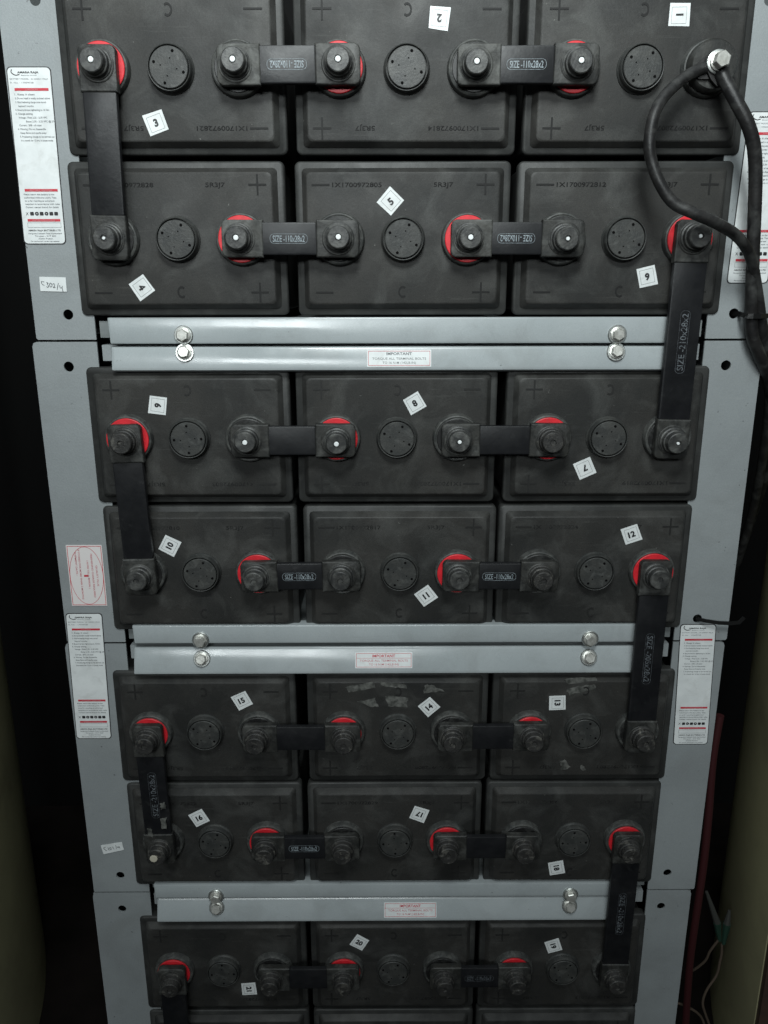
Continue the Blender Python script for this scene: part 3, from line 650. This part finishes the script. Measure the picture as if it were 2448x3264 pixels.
# important stickers on the bars
for (x0, x1, y0, y1), fr_, strong in (((1170, 1374, 1118, 1172), 1, 0), ((1132, 1314, 2085, 2131), 2, 1), ((1224, 1391, 2884, 2923), 3, 1)):
    bars = LOBAR[fr_]; zc = (bars[0]+bars[1])/2+Z0
    bar = [o for o in frames[fr_].children if o.name.startswith('retaining_bar') and abs(o.location.z+frames[fr_].location.z-zc) < .001][0]
    pa, pb = at(x0, y0, -.008), at(x1, y1, -.008); w = pb.x-pa.x; h = (pa.z-pb.z)
    cx = (pa.x+pb.x)/2-(bars[2]+bars[3])/2; cz = (pa.z+pb.z)/2-zc
    g = G(); g.add(*loft([(rrect(w, h, .0003, 2), -.0044), (rrect(w, h, .0003, 2), -.00475)]))
    st = link('torque_sticker', g.mesh('torque_sticker', 0, M_paper), None, bar, (cx, 0, cz)); yy = -.0049
    g = G(); g.add(*flat(rrect(w*.965, h*.86, .0002, 2), yy, .00035)); 
    if strong: g.box(-w*.482, w*.482, yy+.00001, yy+.00006, h*.12, h*.135)
    link('border_line', g.mesh('border_line', 0, M_redp if not strong else M_redp), None, st)
    g = G(); put_text(g, 'IMPORTANT', 0, h*.27, h*.16, yy, 0, .02, width=w*.40); link('heading', g.mesh('heading', 0, M_redp if strong else M_thin), None, st)
    g = G(); put_text(g, 'TORQUE ALL TERMINAL BOLTS', 0, -h*.02, h*.13, yy, 0, .005, width=w*.84); put_text(g, 'TO 16 N-M (142LB-IN)', 0, -h*.26, h*.13, yy, 0, .005, width=w*.52)
    link('small_print', g.mesh('small_print', 0, M_redl if strong else M_line), None, st)
# oval red sticker
c3 = [at(u, v, .0018) for u, v in ((208, 1738), (325, 1737), (341, 1930), (231, 1932))]
q, loc, w, h = sheet('quality_sticker', c3, .0018, M_paperdim, frames[1], .0003); yy = .0016
q['label'] = 'white sticker with red oval and sideways red print'
g = G(); cxx = (loc(0, .5)[0]+loc(1, .5)[0])/2; czz = loc(.5, .5)[1]
sk = (loc(.5, 0)[0]-loc(.5, 1)[0])/h
def skew(vs): return [(v[0]+(v[2]-czz)*sk, v[1], v[2]) for v in vs]
a_, b_ = flat([(cxx+w*.47*math.cos(2*math.pi*k/48), czz+h*.475*math.sin(2*math.pi*k/48)) for k in range(48)], yy, .0004); g.add(skew(a_), b_)
a_, b_ = flat([(cxx-w*.475, czz-h*.485), (cxx+w*.475, czz-h*.485), (cxx+w*.475, czz+h*.485), (cxx-w*.475, czz+h*.485)], yy-.00003, .0005); g.add(skew(a_), b_)
g.add(skew([(cxx-.0004-w*.06, yy, czz-.0010), (cxx+w*.05, yy, czz-.0010), (cxx+w*.05, yy, czz+.0010), (cxx-.0004-w*.06, yy, czz+.0010)]), [(0, 1, 2, 3)])
on_sheet(q, frames[1], 'red_outline', g, M_redp)
g = G()
for s_, X, wd, dz in (('QUALITY PLUS', .80, .34, 0), ('FRESHENING CHARGE REQUIRED', .68, .72, 0), ('( AS PER V.R.L.A. MANUAL )', .56, .46, .02), ('IF STORED FOR MORE THAN 3 MONTHS', .34, .82, .02), ('SHIPMENT DATE :', .24, .38, .20)):
    put_text(g, s_, cxx+(X-.5)*w, czz+dz*h, .0016, yy, -90, .02, width=wd*h)
g.v = skew(g.v); on_sheet(q, frames[1], 'red_print', g, M_redl)
# hand written tags
def tag(corners, parent, strokes, m):
    c3 = [at(u, v, .0018) for u, v in corners]; g = G(); ring = [(p.x, p.z) for p in (c3[3], c3[2], c3[1], c3[0])]
    g.add(*loft([(ring, .0021), (ring, .0018)])); o = wchild('paper_tag', g, m, parent, 0); g = G()
    for st in strokes:
        P = [quadpt(c3, s, t) for s, t in st]; g.add(*tube([(p.x, .00175, p.z) for p in P], .00032, 6, 4))
    on_sheet(o, parent, 'handwriting', g, M_thin)
D5 = [(.18, .35), (.07, .33), (.09, .50), (.17, .60)]
S1 = [D5, [(.26, .38), (.32, .42), (.28, .50), (.34, .62), (.29, .72), (.25, .66)], [(.39, .42), (.37, .55), (.41, .70), (.46, .60), (.44, .45), (.39, .42)], [(.49, .50), (.54, .45), (.56, .60), (.50, .72), (.58, .72)], [(.71, .40), (.67, .65), (.64, .88)],
      [(.75, .55), (.76, .72), (.83, .72), (.85, .60)], [(.84, .62), (.84, .80), (.86, 1.0)]]
tag(((125, 882), (209, 884), (213, 930), (129, 928)), frames[0], S1, M_paper)
S2 = [[(.20, .25), (.10, .32), (.13, .50), (.20, .68)], [(.28, .35), (.33, .45), (.29, .55), (.33, .70)], [(.38, .38), (.37, .60), (.42, .66), (.43, .42), (.38, .38)], [(.49, .35), (.54, .42), (.52, .55), (.57, .65)], [(.69, .25), (.67, .70)], [(.74, .42), (.76, .60), (.82, .45), (.84, .70)]]
tag(((321, 2695), (388, 2684), (395, 2709), (330, 2723)), frames[2], S2, M_paper)
